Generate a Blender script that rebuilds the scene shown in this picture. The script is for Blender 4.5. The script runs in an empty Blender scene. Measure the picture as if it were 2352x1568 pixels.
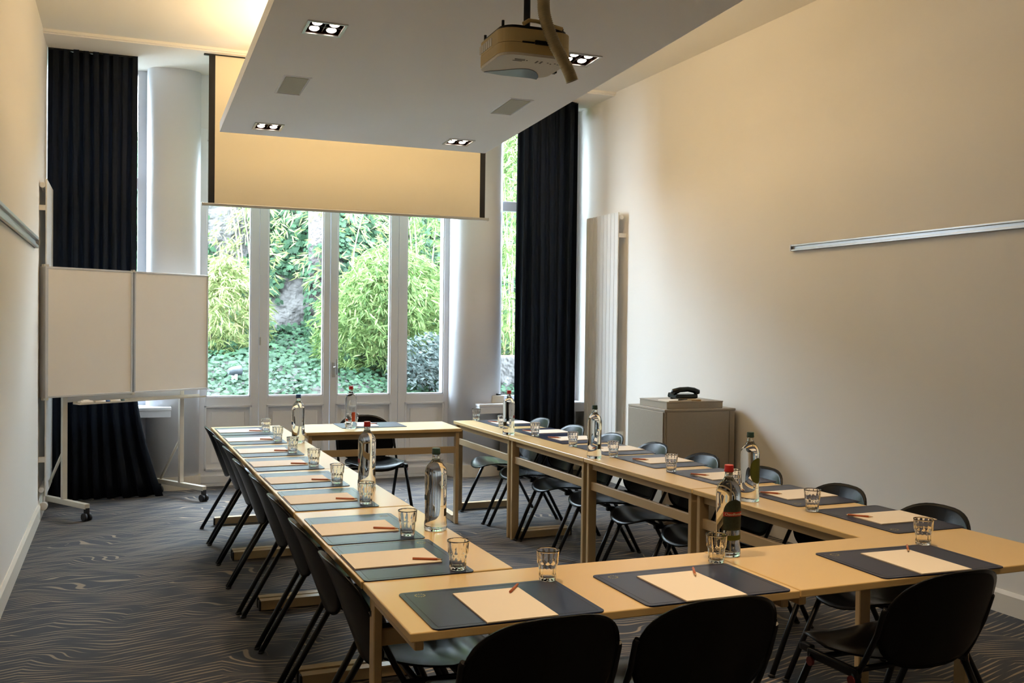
import bpy, bmesh, math, random
from mathutils import Vector, Matrix, Euler
from math import sin, cos, pi, radians, sqrt, tan, atan2
random.seed(7)
S = bpy.context.scene
COL = S.collection

# ------------------------------------------------------------------ camera, world, lights, exposure
CZ = 1.546
cam_d = bpy.data.cameras.new('camera'); cam = bpy.data.objects.new('camera', cam_d); COL.objects.link(cam)
cam_d.sensor_width = 36.0; cam_d.lens = 2240.87 / 2352 * 36; cam_d.clip_start = 0.05; cam_d.clip_end = 200
cr = Vector((0.92859059, -0.37089226, 0.01258735)); cu = Vector((-0.00477356, 0.02197804, 0.99974706)); cf = Vector((0.37107509, 0.9284158, -0.01863813))
M = Matrix.Identity(4)
for i in range(3):
    M[i][0] = cr[i]; M[i][1] = cu[i]; M[i][2] = -cf[i]
M.translation = (0, 0, CZ); cam.matrix_world = M
S.camera = cam
S.view_settings.view_transform = 'Standard'; S.view_settings.look = 'None'
S.view_settings.exposure = 0.47; S.view_settings.gamma = 1.0; S.view_settings.use_curve_mapping = False
S.cycles.max_bounces = 12; S.cycles.diffuse_bounces = 6; S.cycles.glossy_bounces = 5; S.cycles.transmission_bounces = 10
S.cycles.transparent_max_bounces = 12; S.cycles.sample_clamp_indirect = 6; S.cycles.caustics_reflective = False; S.cycles.caustics_refractive = False
S.cycles.use_denoising = True

W = bpy.data.worlds.new('sky'); S.world = W; W.use_nodes = True
bg = W.node_tree.nodes['Background']; bg.inputs[0].default_value = (0.73, 0.84, 1.0, 1); bg.inputs[1].default_value = 33.0

def light(kind, name, loc, energy, color, rot=(0, 0, 0), **kw):
    d = bpy.data.lights.new(name, kind); d.energy = energy; d.color = color
    for k, v in kw.items(): setattr(d, k, v)
    o = bpy.data.objects.new(name, d); o.location = loc; o.rotation_euler = rot; COL.objects.link(o); return o
WARM = (1.0, 0.73, 0.40)
HAL = (1.0, 0.70, 0.40)
light('SUN', 'sun', (0, 20, 10), 3.0, (1.0, 0.98, 0.92), (radians(38), 0, radians(160)), angle=radians(25))
# lamps lying on top of the ceiling raft, washing the ceiling
light('AREA', 'uplight', (1.20, 6.5, 3.24), 26, WARM, (pi, radians(8), 0), shape='RECTANGLE', size=0.25, size_y=3.0)
light('AREA', 'uplight', (2.50, 6.4, 3.24), 33, WARM, (pi, radians(-8), 0), shape='RECTANGLE', size=0.2, size_y=2.2)
light('AREA', 'uplight', (0.78, 1.6, 3.48), 9, WARM, (pi, radians(25), 0), shape='RECTANGLE', size=0.1, size_y=2.0)
light('AREA', 'uplight', (2.82, 1.2, 3.48), 3, WARM, (pi, radians(-25), 0), shape='RECTANGLE', size=0.1, size_y=2.0)
def pz(y): return 3.012 + (7.96 - y) * 0.0472
TILT = -0.0471
LAMPS = [(1.015, 5.345), (2.54, 5.335), (1.03, 7.66), (2.56, 7.64)]
for (x, y), pw in zip(LAMPS + [(1.015, 3.0), (2.54, 3.0), (1.015, 0.7), (2.54, 0.7)], (50, 50, 20, 20, 90, 84, 70, 66)):
    light('SPOT', 'downlight_spot', (x, y, pz(y) - 0.02), pw, HAL, (0, 0, 0), spot_size=radians(95), spot_blend=0.9, shadow_soft_size=0.06)
for (x0, x1, z0, z1) in ((0.62, 3.05, 0.8, 3.3), (-0.55, 0.12, 0.8, 3.7), (3.62, 4.45, 0.8, 3.7)):
    p = light('AREA', 'daylight_portal', ((x0 + x1) / 2, 9.75, (z0 + z1) / 2), 1, (1, 1, 1), (radians(-90), 0, 0), shape='RECTANGLE', size=x1 - x0, size_y=z1 - z0)
    p.data.cycles.is_portal = True

# ------------------------------------------------------------------ materials
def mat(name, col, rough=0.5, metal=0.0, var=0.06, scale=12.0, bump=0.0, bscale=80.0, spec=0.5, bdist=0.004, coat=0.0, emit=None, estr=0):
    m = bpy.data.materials.new(name); m.use_nodes = True; nt = m.node_tree; b = nt.nodes['Principled BSDF']
    b.inputs['Roughness'].default_value = rough; b.inputs['Metallic'].default_value = metal
    b.inputs['Specular IOR Level'].default_value = spec
    if coat: b.inputs['Coat Weight'].default_value = coat; b.inputs['Coat Roughness'].default_value = 0.15
    tc = nt.nodes.new('ShaderNodeTexCoord')
    n = nt.nodes.new('ShaderNodeTexNoise'); n.inputs['Scale'].default_value = scale; n.inputs['Detail'].default_value = 3
    nt.links.new(tc.outputs['Object'], n.inputs['Vector'])
    r = nt.nodes.new('ShaderNodeMix'); r.data_type = 'RGBA'
    lo = [max(0, c * (1 - var)) for c in col]; hi = [min(1, c * (1 + var)) for c in col]
    r.inputs[6].default_value = (*lo, 1); r.inputs[7].default_value = (*hi, 1)
    nt.links.new(n.outputs['Fac'], r.inputs[0]); nt.links.new(r.outputs[2], b.inputs['Base Color'])
    if bump:
        n2 = nt.nodes.new('ShaderNodeTexNoise'); n2.inputs['Scale'].default_value = bscale; n2.inputs['Detail'].default_value = 2
        nt.links.new(tc.outputs['Object'], n2.inputs['Vector'])
        bp = nt.nodes.new('ShaderNodeBump'); bp.inputs['Strength'].default_value = bump; bp.inputs['Distance'].default_value = bdist
        nt.links.new(n2.outputs['Fac'], bp.inputs['Height']); nt.links.new(bp.outputs[0], b.inputs['Normal'])
    if emit: b.inputs['Emission Color'].default_value = (*emit, 1); b.inputs['Emission Strength'].default_value = estr
    return m

MW = mat('wall_paint', (0.83, 0.79, 0.73), 0.75, var=0.02, scale=1.2, bump=0.05, bscale=260)
MWW = mat('window_wall_paint', (0.82, 0.83, 0.88), 0.5, var=0.02, scale=2)
MC = mat('ceiling_paint', (0.90, 0.86, 0.79), 0.8, var=0.015, scale=1)
MR = mat('raft_paint', (0.83, 0.87, 0.95), 0.8, var=0.02, scale=3, bump=0.05, bscale=200)
MBASE = mat('baseboard_paint', (0.78, 0.73, 0.64), 0.4, var=0.02)
MFRAME = mat('window_paint', (0.82, 0.85, 0.92), 0.38, var=0.02, scale=4)
MPANEL = mat('door_panel_paint', (0.86, 0.87, 0.90), 0.45, var=0.02, scale=4)
MTOP = mat('beech_laminate', (0.74, 0.545, 0.265), 0.28, var=0.03, scale=5)
MEDGE = mat('beech_edge', (0.60, 0.41, 0.20), 0.4, var=0.05, scale=20)
MTF = mat('beige_painted_steel', (0.53, 0.40, 0.23), 0.42, var=0.04, scale=8)
MPL = mat('black_plastic', (0.005, 0.0055, 0.007), 0.27, var=0.1, scale=10, spec=0.13)
MTUBE = mat('black_tube', (0.004, 0.005, 0.008), 0.35, var=0.1, spec=0.3)
MRED = mat('red_plastic', (0.16, 0.01, 0.012), 0.4)
MBLOT = mat('blotter_leather', (0.014, 0.021, 0.062), 0.30, var=0.1, scale=30, bump=0.05, bscale=500, spec=0.22)
MSTITCH = mat('blotter_groove', (0.012, 0.013, 0.02), 0.5)
MGOLD = mat('gold_print', (0.50, 0.42, 0.20), 0.4)
MPAPER = mat('paper', (0.86, 0.80, 0.72), 0.75, var=0.01, scale=3)
MPENC = mat('pencil_lacquer', (0.48, 0.13, 0.05), 0.45, var=0.08)
MWOOD = mat('pencil_wood', (0.62, 0.40, 0.22), 0.6)
MLEAD = mat('pencil_lead', (0.03, 0.03, 0.03), 0.5)
MCAPR = mat('red_cap', (0.42, 0.012, 0.015), 0.35)
MCAPB = mat('blue_cap', (0.02, 0.07, 0.22), 0.35)
MCAPG = mat('dark_green_cap', (0.015, 0.05, 0.045), 0.35)
MCURT = mat('curtain_cloth', (0.012, 0.017, 0.028), 0.6, var=0.2, scale=25, bump=0.15, bscale=300, spec=0.3)
MSCR = mat('screen_fabric', (0.80, 0.72, 0.55), 0.8, var=0.01, scale=2)
MBLACK = mat('black_border', (0.006, 0.006, 0.007), 0.7)
MALU = mat('aluminium', (0.55, 0.56, 0.57), 0.35, metal=0.7, var=0.04)
MWB = mat('whiteboard_surface', (0.92, 0.87, 0.80), 0.35, var=0.01, scale=3)
MWBF = mat('whiteboard_frame', (0.62, 0.62, 0.62), 0.4, metal=0.3)
MSTEEL = mat('light_painted_steel', (0.62, 0.58, 0.50), 0.4)
MRUB = mat('rubber', (0.012, 0.012, 0.014), 0.6)
MRAD = mat('radiator_enamel', (0.80, 0.78, 0.74), 0.35, var=0.01)
MCAB = mat('cabinet_laminate', (0.36, 0.32, 0.26), 0.42, var=0.06, scale=60)
MPROJ = mat('yellowed_plastic', (0.50, 0.39, 0.18), 0.5, var=0.05, scale=6)
MPROJ2 = mat('pale_plastic', (0.62, 0.61, 0.58), 0.5, var=0.03)
MSWO = mat('blue_grey_plastic', (0.16, 0.20, 0.28), 0.3)
MDARK = mat('dark_print', (0.10, 0.10, 0.10), 0.6)
MHOSE = mat('flexible_conduit', (0.30, 0.25, 0.15), 0.35, metal=0.6, var=0.1)
MCOP = mat('copper_reflector', (0.10, 0.035, 0.02), 0.25, metal=0.8, var=0.2, scale=30)
MLAMP = mat('halogen_lamp', (1, 0.9, 0.8), 0.5, emit=(1.0, 0.83, 0.66), estr=7)
MGRILLE = mat('speaker_grille', (0.42, 0.42, 0.38), 0.7, var=0.1, scale=200)
MPHONE = mat('phone_plastic', (0.006, 0.010, 0.012), 0.22, spec=0.35)
MLABG = mat('olive_label', (0.16, 0.19, 0.03), 0.6, var=0.1, scale=40)
MLABD = mat('dark_green_label', (0.05, 0.075, 0.06), 0.5, var=0.5, scale=120)
MLABO = mat('brown_label', (0.10, 0.075, 0.04), 0.6)
MLABR = mat('red_label', (0.55, 0.03, 0.02), 0.5)
MLABW = mat('white_print', (0.8, 0.78, 0.7), 0.6)
MORANGE = mat('orange_label', (0.85, 0.16, 0.07), 0.5)

def transp_glass(name, tint=(1, 1, 1), gloss=0.08):
    m = bpy.data.materials.new(name); m.use_nodes = True; nt = m.node_tree; nt.nodes.clear()
    o = nt.nodes.new('ShaderNodeOutputMaterial'); mx = nt.nodes.new('ShaderNodeMixShader')
    t = nt.nodes.new('ShaderNodeBsdfTransparent'); t.inputs[0].default_value = (*tint, 1)
    g = nt.nodes.new('ShaderNodeBsdfGlossy'); g.inputs['Roughness'].default_value = 0.02
    f = nt.nodes.new('ShaderNodeLayerWeight'); f.inputs[0].default_value = 0.5
    pw = nt.nodes.new('ShaderNodeMath'); pw.operation = 'POWER'; pw.inputs[1].default_value = 5.0; nt.links.new(f.outputs['Facing'], pw.inputs[0])
    ma = nt.nodes.new('ShaderNodeMath'); ma.operation = 'MULTIPLY_ADD'; ma.inputs[1].default_value = 0.9; ma.inputs[2].default_value = 0.035; nt.links.new(pw.outputs[0], ma.inputs[0])
    nt.links.new(ma.outputs[0], mx.inputs[0]); nt.links.new(t.outputs[0], mx.inputs[1]); nt.links.new(g.outputs[0], mx.inputs[2])
    nt.links.new(mx.outputs[0], o.inputs[0]); return m
MPANE = transp_glass('window_glass', (0.97, 1.0, 0.985))
def real_glass(name, col, ior):
    m = bpy.data.materials.new(name); m.use_nodes = True; b = m.node_tree.nodes['Principled BSDF']
    b.inputs['Base Color'].default_value = (*col, 1); b.inputs['Roughness'].default_value = 0.0
    b.inputs['IOR'].default_value = ior; b.inputs['Transmission Weight'].default_value = 1.0
    return m
MGLASS = real_glass('tumbler_glass', (1.0, 1.0, 1.0), 1.36)
MBOT = real_glass('bottle_glass', (0.965, 0.99, 0.975), 1.36)

# carpet
def carpet():
    m = bpy.data.materials.new('patterned_carpet'); m.use_nodes = True; nt = m.node_tree; b = nt.nodes['Principled BSDF']; L = nt.links.new
    def N(t, **k):
        n = nt.nodes.new('ShaderNode' + t)
        for a, v in k.items(): setattr(n, a, v)
        return n
    def mth(op, a, bb=None, c=None):
        n = N('Math', operation=op)
        for i, v in enumerate((a, bb, c)):
            if v is None: continue
            if isinstance(v, (int, float)): n.inputs[i].default_value = v
            else: L(v, n.inputs[i])
        return n.outputs[0]
    tc = N('TexCoord'); sp = N('SeparateXYZ'); L(tc.outputs['Object'], sp.inputs[0])
    X, Y = sp.outputs[0], sp.outputs[1]
    cx = N('CombineXYZ'); L(mth('MULTIPLY', X, 1.5), cx.inputs[0]); L(mth('MULTIPLY', Y, 2.6), cx.inputs[1])
    n1 = N('TexNoise'); n1.inputs['Scale'].default_value = 1.0; n1.inputs['Detail'].default_value = 1.2; L(cx.outputs[0], n1.inputs['Vector'])
    # zigzag in x that gives the feather-like V shapes
    zig = mth('PINGPONG', mth('ADD', mth('MULTIPLY', X, 1.0), mth('MULTIPLY', n1.outputs['Fac'], 0.8)), 0.42)
    v = mth('ADD', mth('ADD', mth('MULTIPLY', Y, 1.0), mth('MULTIPLY', zig, 0.30)), mth('MULTIPLY', n1.outputs['Fac'], 0.33))
    f = mth('MULTIPLY', v, 28.0)
    idx = mth('FLOOR', f); fr = mth('FRACT', f)
    d = mth('ABSOLUTE', mth('SUBTRACT', fr, 0.5))
    # dashes: per line random offset along x
    wn = N('TexWhiteNoise', noise_dimensions='1D'); L(idx, wn.inputs['W'])
    s = mth('FRACT', mth('ADD', mth('MULTIPLY', X, 2.3), mth('MULTIPLY', wn.outputs['Value'], 7.0)))
    w = mth('MULTIPLY', mth('SINE', mth('MULTIPLY', s, pi)), 0.20)
    line = mth('SUBTRACT', w, d)
    fac = mth('MULTIPLY', line, 14.0); cl = N('Clamp'); L(fac, cl.inputs[0])
    n3 = N('TexNoise'); n3.inputs['Scale'].default_value = 500; L(tc.outputs['Object'], n3.inputs['Vector'])
    mx = N('Mix', data_type='RGBA'); mx.inputs[6].default_value = (0.022, 0.027, 0.040, 1); mx.inputs[7].default_value = (0.33, 0.26, 0.185, 1)
    L(cl.outputs[0], mx.inputs[0])
    mul = N('Mix', data_type='RGBA', blend_type='MULTIPLY'); mul.inputs[0].default_value = 0.45
    L(mx.outputs[2], mul.inputs[6]); L(n3.outputs['Color'], mul.inputs[7])
    L(mul.outputs[2], b.inputs['Base Color']); b.inputs['Roughness'].default_value = 0.85
    b.inputs['Sheen Weight'].default_value = 0.12; b.inputs['Sheen Roughness'].default_value = 0.4
    bp = N('Bump'); bp.inputs['Strength'].default_value = 0.5; bp.inputs['Distance'].default_value = 0.003
    L(n3.outputs['Fac'], bp.inputs['Height']); L(bp.outputs[0], b.inputs['Normal'])
    return m
MCARP = carpet()

def leaf_mat(name, c1, c2, trans=0.35, rough=0.45):
    m = bpy.data.materials.new(name); m.use_nodes = True; nt = m.node_tree; b = nt.nodes['Principled BSDF']
    g = nt.nodes.new('ShaderNodeNewGeometry'); r = nt.nodes.new('ShaderNodeMix'); r.data_type = 'RGBA'
    r.inputs[6].default_value = (*c1, 1); r.inputs[7].default_value = (*c2, 1)
    oi = nt.nodes.new('ShaderNodeObjectInfo'); ad = nt.nodes.new('ShaderNodeMath'); ad.operation = 'ADD'; fr = nt.nodes.new('ShaderNodeMath'); fr.operation = 'FRACT'
    nt.links.new(g.outputs['Random Per Island'], ad.inputs[0]); nt.links.new(oi.outputs['Random'], ad.inputs[1]); nt.links.new(ad.outputs[0], fr.inputs[0])
    nt.links.new(fr.outputs[0], r.inputs[0]); nt.links.new(r.outputs[2], b.inputs['Base Color']); b.inputs['Roughness'].default_value = rough; b.inputs['Specular IOR Level'].default_value = 0.2
    t = nt.nodes.new('ShaderNodeBsdfTranslucent'); nt.links.new(r.outputs[2], t.inputs[0])
    mx = nt.nodes.new('ShaderNodeMixShader'); mx.inputs[0].default_value = trans
    o = nt.nodes['Material Output']; nt.links.new(b.outputs[0], mx.inputs[1]); nt.links.new(t.outputs[0], mx.inputs[2]); nt.links.new(mx.outputs[0], o.inputs[0])
    return m
MIVY = leaf_mat('ivy_leaf', (0.006, 0.026, 0.010), (0.030, 0.076, 0.034), 0.12, 0.6)
MBAM = leaf_mat('bamboo_leaf', (0.045, 0.10, 0.022), (0.23, 0.30, 0.11), 0.4)
MBAMY = leaf_mat('yellow_bamboo_leaf', (0.08, 0.12, 0.03), (0.28, 0.31, 0.13), 0.4)
MSHR = leaf_mat('grey_shrub_leaf', (0.03, 0.05, 0.045), (0.11, 0.135, 0.125), 0.2)
MCULM = mat('bamboo_culm', (0.46, 0.36, 0.20), 0.5)
MROCK = mat('rock', (0.075, 0.07, 0.066), 0.9, var=0.8, scale=5, bump=1.0, bscale=9, bdist=0.09)
MBARK = mat('bark', (0.085, 0.072, 0.07), 0.9, var=0.6, scale=14, bump=1.0, bscale=22, bdist=0.04)
MSPOT = mat('garden_lamp_paint', (0.05, 0.06, 0.07), 0.6)
MSOIL = mat('soil', (0.10, 0.10, 0.06), 0.95, var=0.3)

# ------------------------------------------------------------------ helpers
def bx(bm, x0, x1, y0, y1, z0, z1, bev=0.0, seg=2, mi=0):
    vs = [bm.verts.new((x, y, z)) for x in (x0, x1) for y in (y0, y1) for z in (z0, z1)]
    fs = [bm.faces.new([vs[i] for i in q]) for q in ((0, 1, 3, 2), (4, 6, 7, 5), (0, 4, 5, 1), (2, 3, 7, 6), (0, 2, 6, 4), (1, 5, 7, 3))]
    for f in fs: f.material_index = mi
    if bev:
        es = list({e for f in fs for e in f.edges})
        bmesh.ops.bevel(bm, geom=es, offset=bev, segments=seg, profile=0.5, affect='EDGES')
def tube(bm, pts, r, n=10, cap=True, r_of=None):
    pts = [Vector(p) for p in pts]; rings = []; prev = None
    for i, p in enumerate(pts):
        t = (pts[min(i + 1, len(pts) - 1)] - pts[max(i - 1, 0)]).normalized()
        if prev is None:
            a = Vector((0, 0, 1)) if abs(t.z) < 0.9 else Vector((1, 0, 0)); u = t.cross(a).normalized()
        else: u = (prev - t * prev.dot(t)).normalized()
        prev = u; v = t.cross(u); rr = r_of(i) if r_of else r
        rings.append([bm.verts.new(p + (u * cos(2 * pi * k / n) + v * sin(2 * pi * k / n)) * rr) for k in range(n)])
    for a, b in zip(rings, rings[1:]):
        for k in range(n): bm.faces.new((a[k], a[(k + 1) % n], b[(k + 1) % n], b[k])).smooth = True
    if cap:
        bm.faces.new(rings[0][::-1]); bm.faces.new(rings[-1])
def lathe(bm, prof, n=32, rfun=None, smooth=True, cap0=True, cap1=True):
    rings = []
    for j, (r, z) in enumerate(prof):
        rings.append([bm.verts.new(((r * (rfun(k, j) if rfun else 1)) * cos(2 * pi * k / n), (r * (rfun(k, j) if rfun else 1)) * sin(2 * pi * k / n), z)) for k in range(n)])
    for a, b in zip(rings, rings[1:]):
        for k in range(n): bm.faces.new((a[k], a[(k + 1) % n], b[(k + 1) % n], b[k])).smooth = smooth
    if cap0: bm.faces.new(rings[0][::-1])
    if cap1: bm.faces.new(rings[-1])
def prism(bm, pts, z0, z1):
    a = [bm.verts.new((x, y, z0)) for x, y in pts]; b = [bm.verts.new((x, y, z1)) for x, y in pts]; n = len(pts)
    bm.faces.new(a[::-1]); bm.faces.new(b)
    for k in range(n): bm.faces.new((a[k], a[(k + 1) % n], b[(k + 1) % n], b[k]))
def rrect(w, d, r, n=5, cx=0, cy=0):
    out = []
    for (sx, sy, a0) in ((1, 1, 0), (-1, 1, 90), (-1, -1, 180), (1, -1, 270)):
        for k in range(n + 1):
            a = radians(a0 + 90 * k / n); out.append((cx + sx * (w / 2 - r) + r * cos(a), cy + sy * (d / 2 - r) + r * sin(a)))
    return out
def mesh_of(name, fn, *mats, smooth=False):
    bm = bmesh.new(); fn(bm); bmesh.ops.recalc_face_normals(bm, faces=bm.faces)
    me = bpy.data.meshes.new(name); bm.to_mesh(me); bm.free()
    for m in mats: me.materials.append(m)
    if smooth:
        for p in me.polygons: p.use_smooth = True
    return me
def obj(name, fn, m, parent=None, loc=None, rot=None, smooth=False, **props):
    me = fn if isinstance(fn, bpy.types.Mesh) else mesh_of(name, fn, *(m if isinstance(m, (list, tuple)) else (m,)), smooth=smooth)
    o = bpy.data.objects.new(name, me); COL.objects.link(o)
    if parent: o.parent = parent
    if loc is not None: o.location = loc
    if rot is not None: o.rotation_euler = rot
    for k, v in props.items(): o[k] = v
    return o
def B(*a, **k): return lambda bm: bx(bm, *a, **k)
def T(pts, r, n=10): return lambda bm: tube(bm, pts, r, n)
def thing(name, label, cat, loc=(0, 0, 0), rz=0.0, group=None):
    o = bpy.data.objects.new(name, None); o.empty_display_size = 0.05; COL.objects.link(o)
    o.location = loc; o.rotation_euler = (0, 0, rz); o['label'] = label; o['category'] = cat
    if group: o['group'] = group
    return o
def tag(o, label, cat, group=None):
    o['label'] = label; o['category'] = cat
    if group: o['group'] = group
    return o
def dup(root, loc, rz, label, group=None, rot=None):
    r = root.copy(); COL.objects.link(r); r.location = loc; r.rotation_euler = rot or (0, 0, rz); r['label'] = label
    if group: r['group'] = group
    for ch in list(root.children):
        c = ch.copy(); COL.objects.link(c); c.parent = r
        for g in list(ch.children):
            d = g.copy(); COL.objects.link(d); d.parent = c
    return r
def struct(name, fn, m, parent=None, **k):
    o = obj(name, fn, m, parent, **k)
    if parent is None: o['kind'] = 'structure'
    return o
ORD = ['first', 'second', 'third', 'fourth', 'fifth', 'sixth', 'seventh', 'eighth']

# ------------------------------------------------------------------ room shell
XL, XR, YB, ZC = -0.59, 4.48, -1.6, 3.82
struct('floor', B(XL - .1, XR + .1, YB - .1, 9.7, -0.1, 0.0), MCARP)
struct('ceiling', B(XL - .1, XR + .1, YB - .1, 9.8, ZC, ZC + .1), MC)
struct('wall_left', B(XL - .12, XL, YB - .1, 9.8, 0, ZC), MW)
struct('wall_right', B(XR, XR + .12, YB - .1, 9.8, 0, ZC), MW)
struct('wall_back', B(XL, XR, YB - .12, YB, 0, ZC), MW)
def baseb(x0, x1):
    def f(bm):
        s = 1 if x1 > x0 else -1
        pr = [(x0, 0), (x1, 0), (x1, 0.105), (x0 + 0.006 * s, 0.125), (x0, 0.125)]
        a = [bm.verts.new((x, YB, z)) for x, z in pr]; b = [bm.verts.new((x, 9.2, z)) for x, z in pr]
        bm.faces.new(a); bm.faces.new(b[::-1])
        for k in range(5): bm.faces.new((a[k], a[(k + 1) % 5], b[(k + 1) % 5], b[k]))
    return f
struct('baseboard_left', baseb(XL, XL + 0.018), MBASE)
struct('baseboard_right', baseb(XR, XR - 0.018), MBASE)
# soffit above the windows with its small lip
struct('trim_1', B(XL, XR, 8.57, 9.72, 3.788, ZC), MC)
struct('trim_2', B(XL, XR, 8.545, 8.575, 3.797, ZC), MC)
# window wall: rounded pilasters, parapets below the side windows, strip above the doors
def pilaster(xa, xb, yb, yf, z0, z1, grow=0.0):
    def f(bm):
        n = 20; xm = (xa + xb) / 2; a = (xb - xa) / 2 + grow; b = yb - yf + grow; pts = []
        for k in range(n + 1):
            t = pi * k / n; c, s = cos(t), sin(t)
            pts.append((xm - a * math.copysign(abs(c) ** 0.75, c), yb - b * abs(s) ** 0.62))
        pts += [(xb + grow, 9.72), (xa - grow, 9.72)]
        prism(bm, pts, z0, z1)
        for fa in bm.faces:
            if abs(fa.normal.z) < 0.5: fa.smooth = False
    return f
def sm(o):
    for p in o.data.polygons:
        if abs(p.normal.z) < 0.5: p.use_smooth = True
    return o
P1 = struct('wall_window', pilaster(0.20, 0.665, 9.46, 9.27, 0, 3.788), MWW); sm(P1)
P2 = struct('wall_window', pilaster(3.07, 3.62, 9.46, 9.20, 0, 3.788), MWW); sm(P2)
struct('baseboard_window', pilaster(0.20, 0.665, 9.45, 9.27, 0, 0.12, 0.014), MBASE)
struct('baseboard_window', pilaster(3.07, 3.62, 9.45, 9.20, 0, 0.12, 0.014), MBASE)
struct('wall_window', B(XL, 0.24, 9.40, 9.72, 0, 0.72), MWW)
struct('wall_window', B(3.56, 4.36, 9.36, 9.72, 0, 0.70), MWW)
struct('baseboard_window', B(XL, 0.22, 9.385, 9.402, 0, 0.12), MBASE)
struct('baseboard_window', B(3.6, XR, 9.345, 9.362, 0, 0.12), MBASE)
struct('trim_3', lambda bm: (bx(bm, XL, 0.41, 9.14, 9.55, 0.735, 0.762, 0.004), bx(bm, XL, 0.405, 9.15, 9.5, 0.675, 0.735)), MWW)
struct('trim_4', lambda bm: (bx(bm, 3.29, XR, 9.08, 9.55, 0.713, 0.738, 0.004), bx(bm, 3.295, XR, 9.09, 9.5, 0.645, 0.713)), MWW)
struct('wall_window', B(0.6, 3.12, 9.42, 9.72, 3.30, 3.788), MWW)

# four glazed door leaves
YD = 9.42
def leaf_door(idx, x0, x1, px0, px1, handle=None, hinge=None):
    zb, zt = 0.025, 3.30
    d = struct('door_%d' % idx, lambda bm: (
        bx(bm, x0, px0, YD, YD + .055, zb, zt, 0.003), bx(bm, px1, x1, YD, YD + .055, zb, zt, 0.003),
        bx(bm, px0, px1, YD, YD + .055, 0.735, 0.825), bx(bm, px0, px1, YD, YD + .055, zb, 0.155), bx(bm, px0, px1, YD, YD + .055, 3.2, zt)), MFRAME)
    obj('pane', B(px0, px1, YD + .028, YD + .034, 0.825, 3.2), MPANE, d)
    def bead(bm):
        w = 0.012
        for (a, b, c, e) in ((px0, px1, .825, .825 + w), (px0, px1, 3.2 - w, 3.2), (px0, px0 + w, .825, 3.2), (px1 - w, px1, .825, 3.2)):
            bx(bm, a, b, YD + .008, YD + .05, c, e)
    obj('glazing_bead', bead, MFRAME, d)
    def bp(bm):
        bx(bm, px0 - .004, px1 + .004, YD + .03, YD + .045, 0.15, 0.74)
        bx(bm, px0 + .05, px1 - .05, YD + .018, YD + .03, 0.21, 0.685, 0.006, 2)
    obj('door_panel', bp, MPANEL, d)
    def mould(bm):
        w = 0.02
        a0, a1, c0, c1 = px0 - .012, px1 + .012, .145, .748
        for (a, b, c, e) in ((a0, a1, c0, c0 + w), (a0, a1, c1 - w, c1), (a0, a0 + w, c0, c1), (a1 - w, a1, c0, c1)):
            bx(bm, a, b, YD - .010, YD + .01, c, e, 0.004)
    obj('moulding', mould, MFRAME, d)
    obj('kick_rail', B(x0 + .004, x1 - .004, YD - .014, YD, 0.03, 0.10, 0.004), MFRAME, d)
    if handle:
        h = obj('handle', lambda bm: (bx(bm, handle - .017, handle + .017, YD - .012, YD, 1.0, 1.15, 0.005), tube(bm, [(handle, YD, 1.10), (handle, YD - .05, 1.10), (handle + .02, YD - .055, 1.10)], .008, 8), tube(bm, [(handle + .02, YD - .055, 1.10), (handle + .02, YD - .055, 1.18), (handle + .02, YD - .055, 1.03)], .009, 8)), MALU, d)
    if hinge:
        obj('latch', B(hinge - .008, hinge + .008, YD - .02, YD, 1.31, 1.385, 0.003), MALU, d)
leaf_door(1, 0.66, 1.196, 0.72, 1.124)
leaf_door(2, 1.200, 1.865, 1.279, 1.805, hinge=1.205)
leaf_door(3, 1.871, 2.545, 1.938, 2.468, handle=1.905)
leaf_door(4, 2.549, 3.08, 2.630, 3.022)
struct('trim_5', B(0.6, 3.14, YD - .02, YD + .1, 0.0, 0.025), MFRAME)
# narrow side windows
def side_window(idx, x0, x1, z0, z1, tz, fl, fr):
    y = 9.5
    w = struct('window_%d' % idx, lambda bm: (bx(bm, x0, x0 + fl, y, y + .06, z0, z1, .003), bx(bm, x1 - fr, x1, y, y + .06, z0, z1, .003),
        bx(bm, x0 + fl, x1 - fr, y, y + .06, z0, z0 + .05), bx(bm, x0 + fl, x1 - fr, y, y + .06, z1 - .04, z1), bx(bm, x0 + fl, x1 - fr, y - .005, y + .06, tz, tz + .10, .003)), MFRAME)
    obj('pane', B(x0 + fl, x1 - fr, y + .03, y + .036, z0 + .05, tz), MPANE, w)
    obj('pane', B(x0 + fl, x1 - fr, y + .03, y + .036, tz + .10, z1 - .04), MPANE, w)
side_window(1, XL, 0.215, 0.76, 3.788, 2.72, 0.05, 0.09)
side_window(2, 3.61, 4.36, 0.74, 3.788, 2.715, 0.055, 0.03)
struct('wall_window', B(4.36, XR, 9.36, 9.72, 0, 3.788), MWW)

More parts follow.
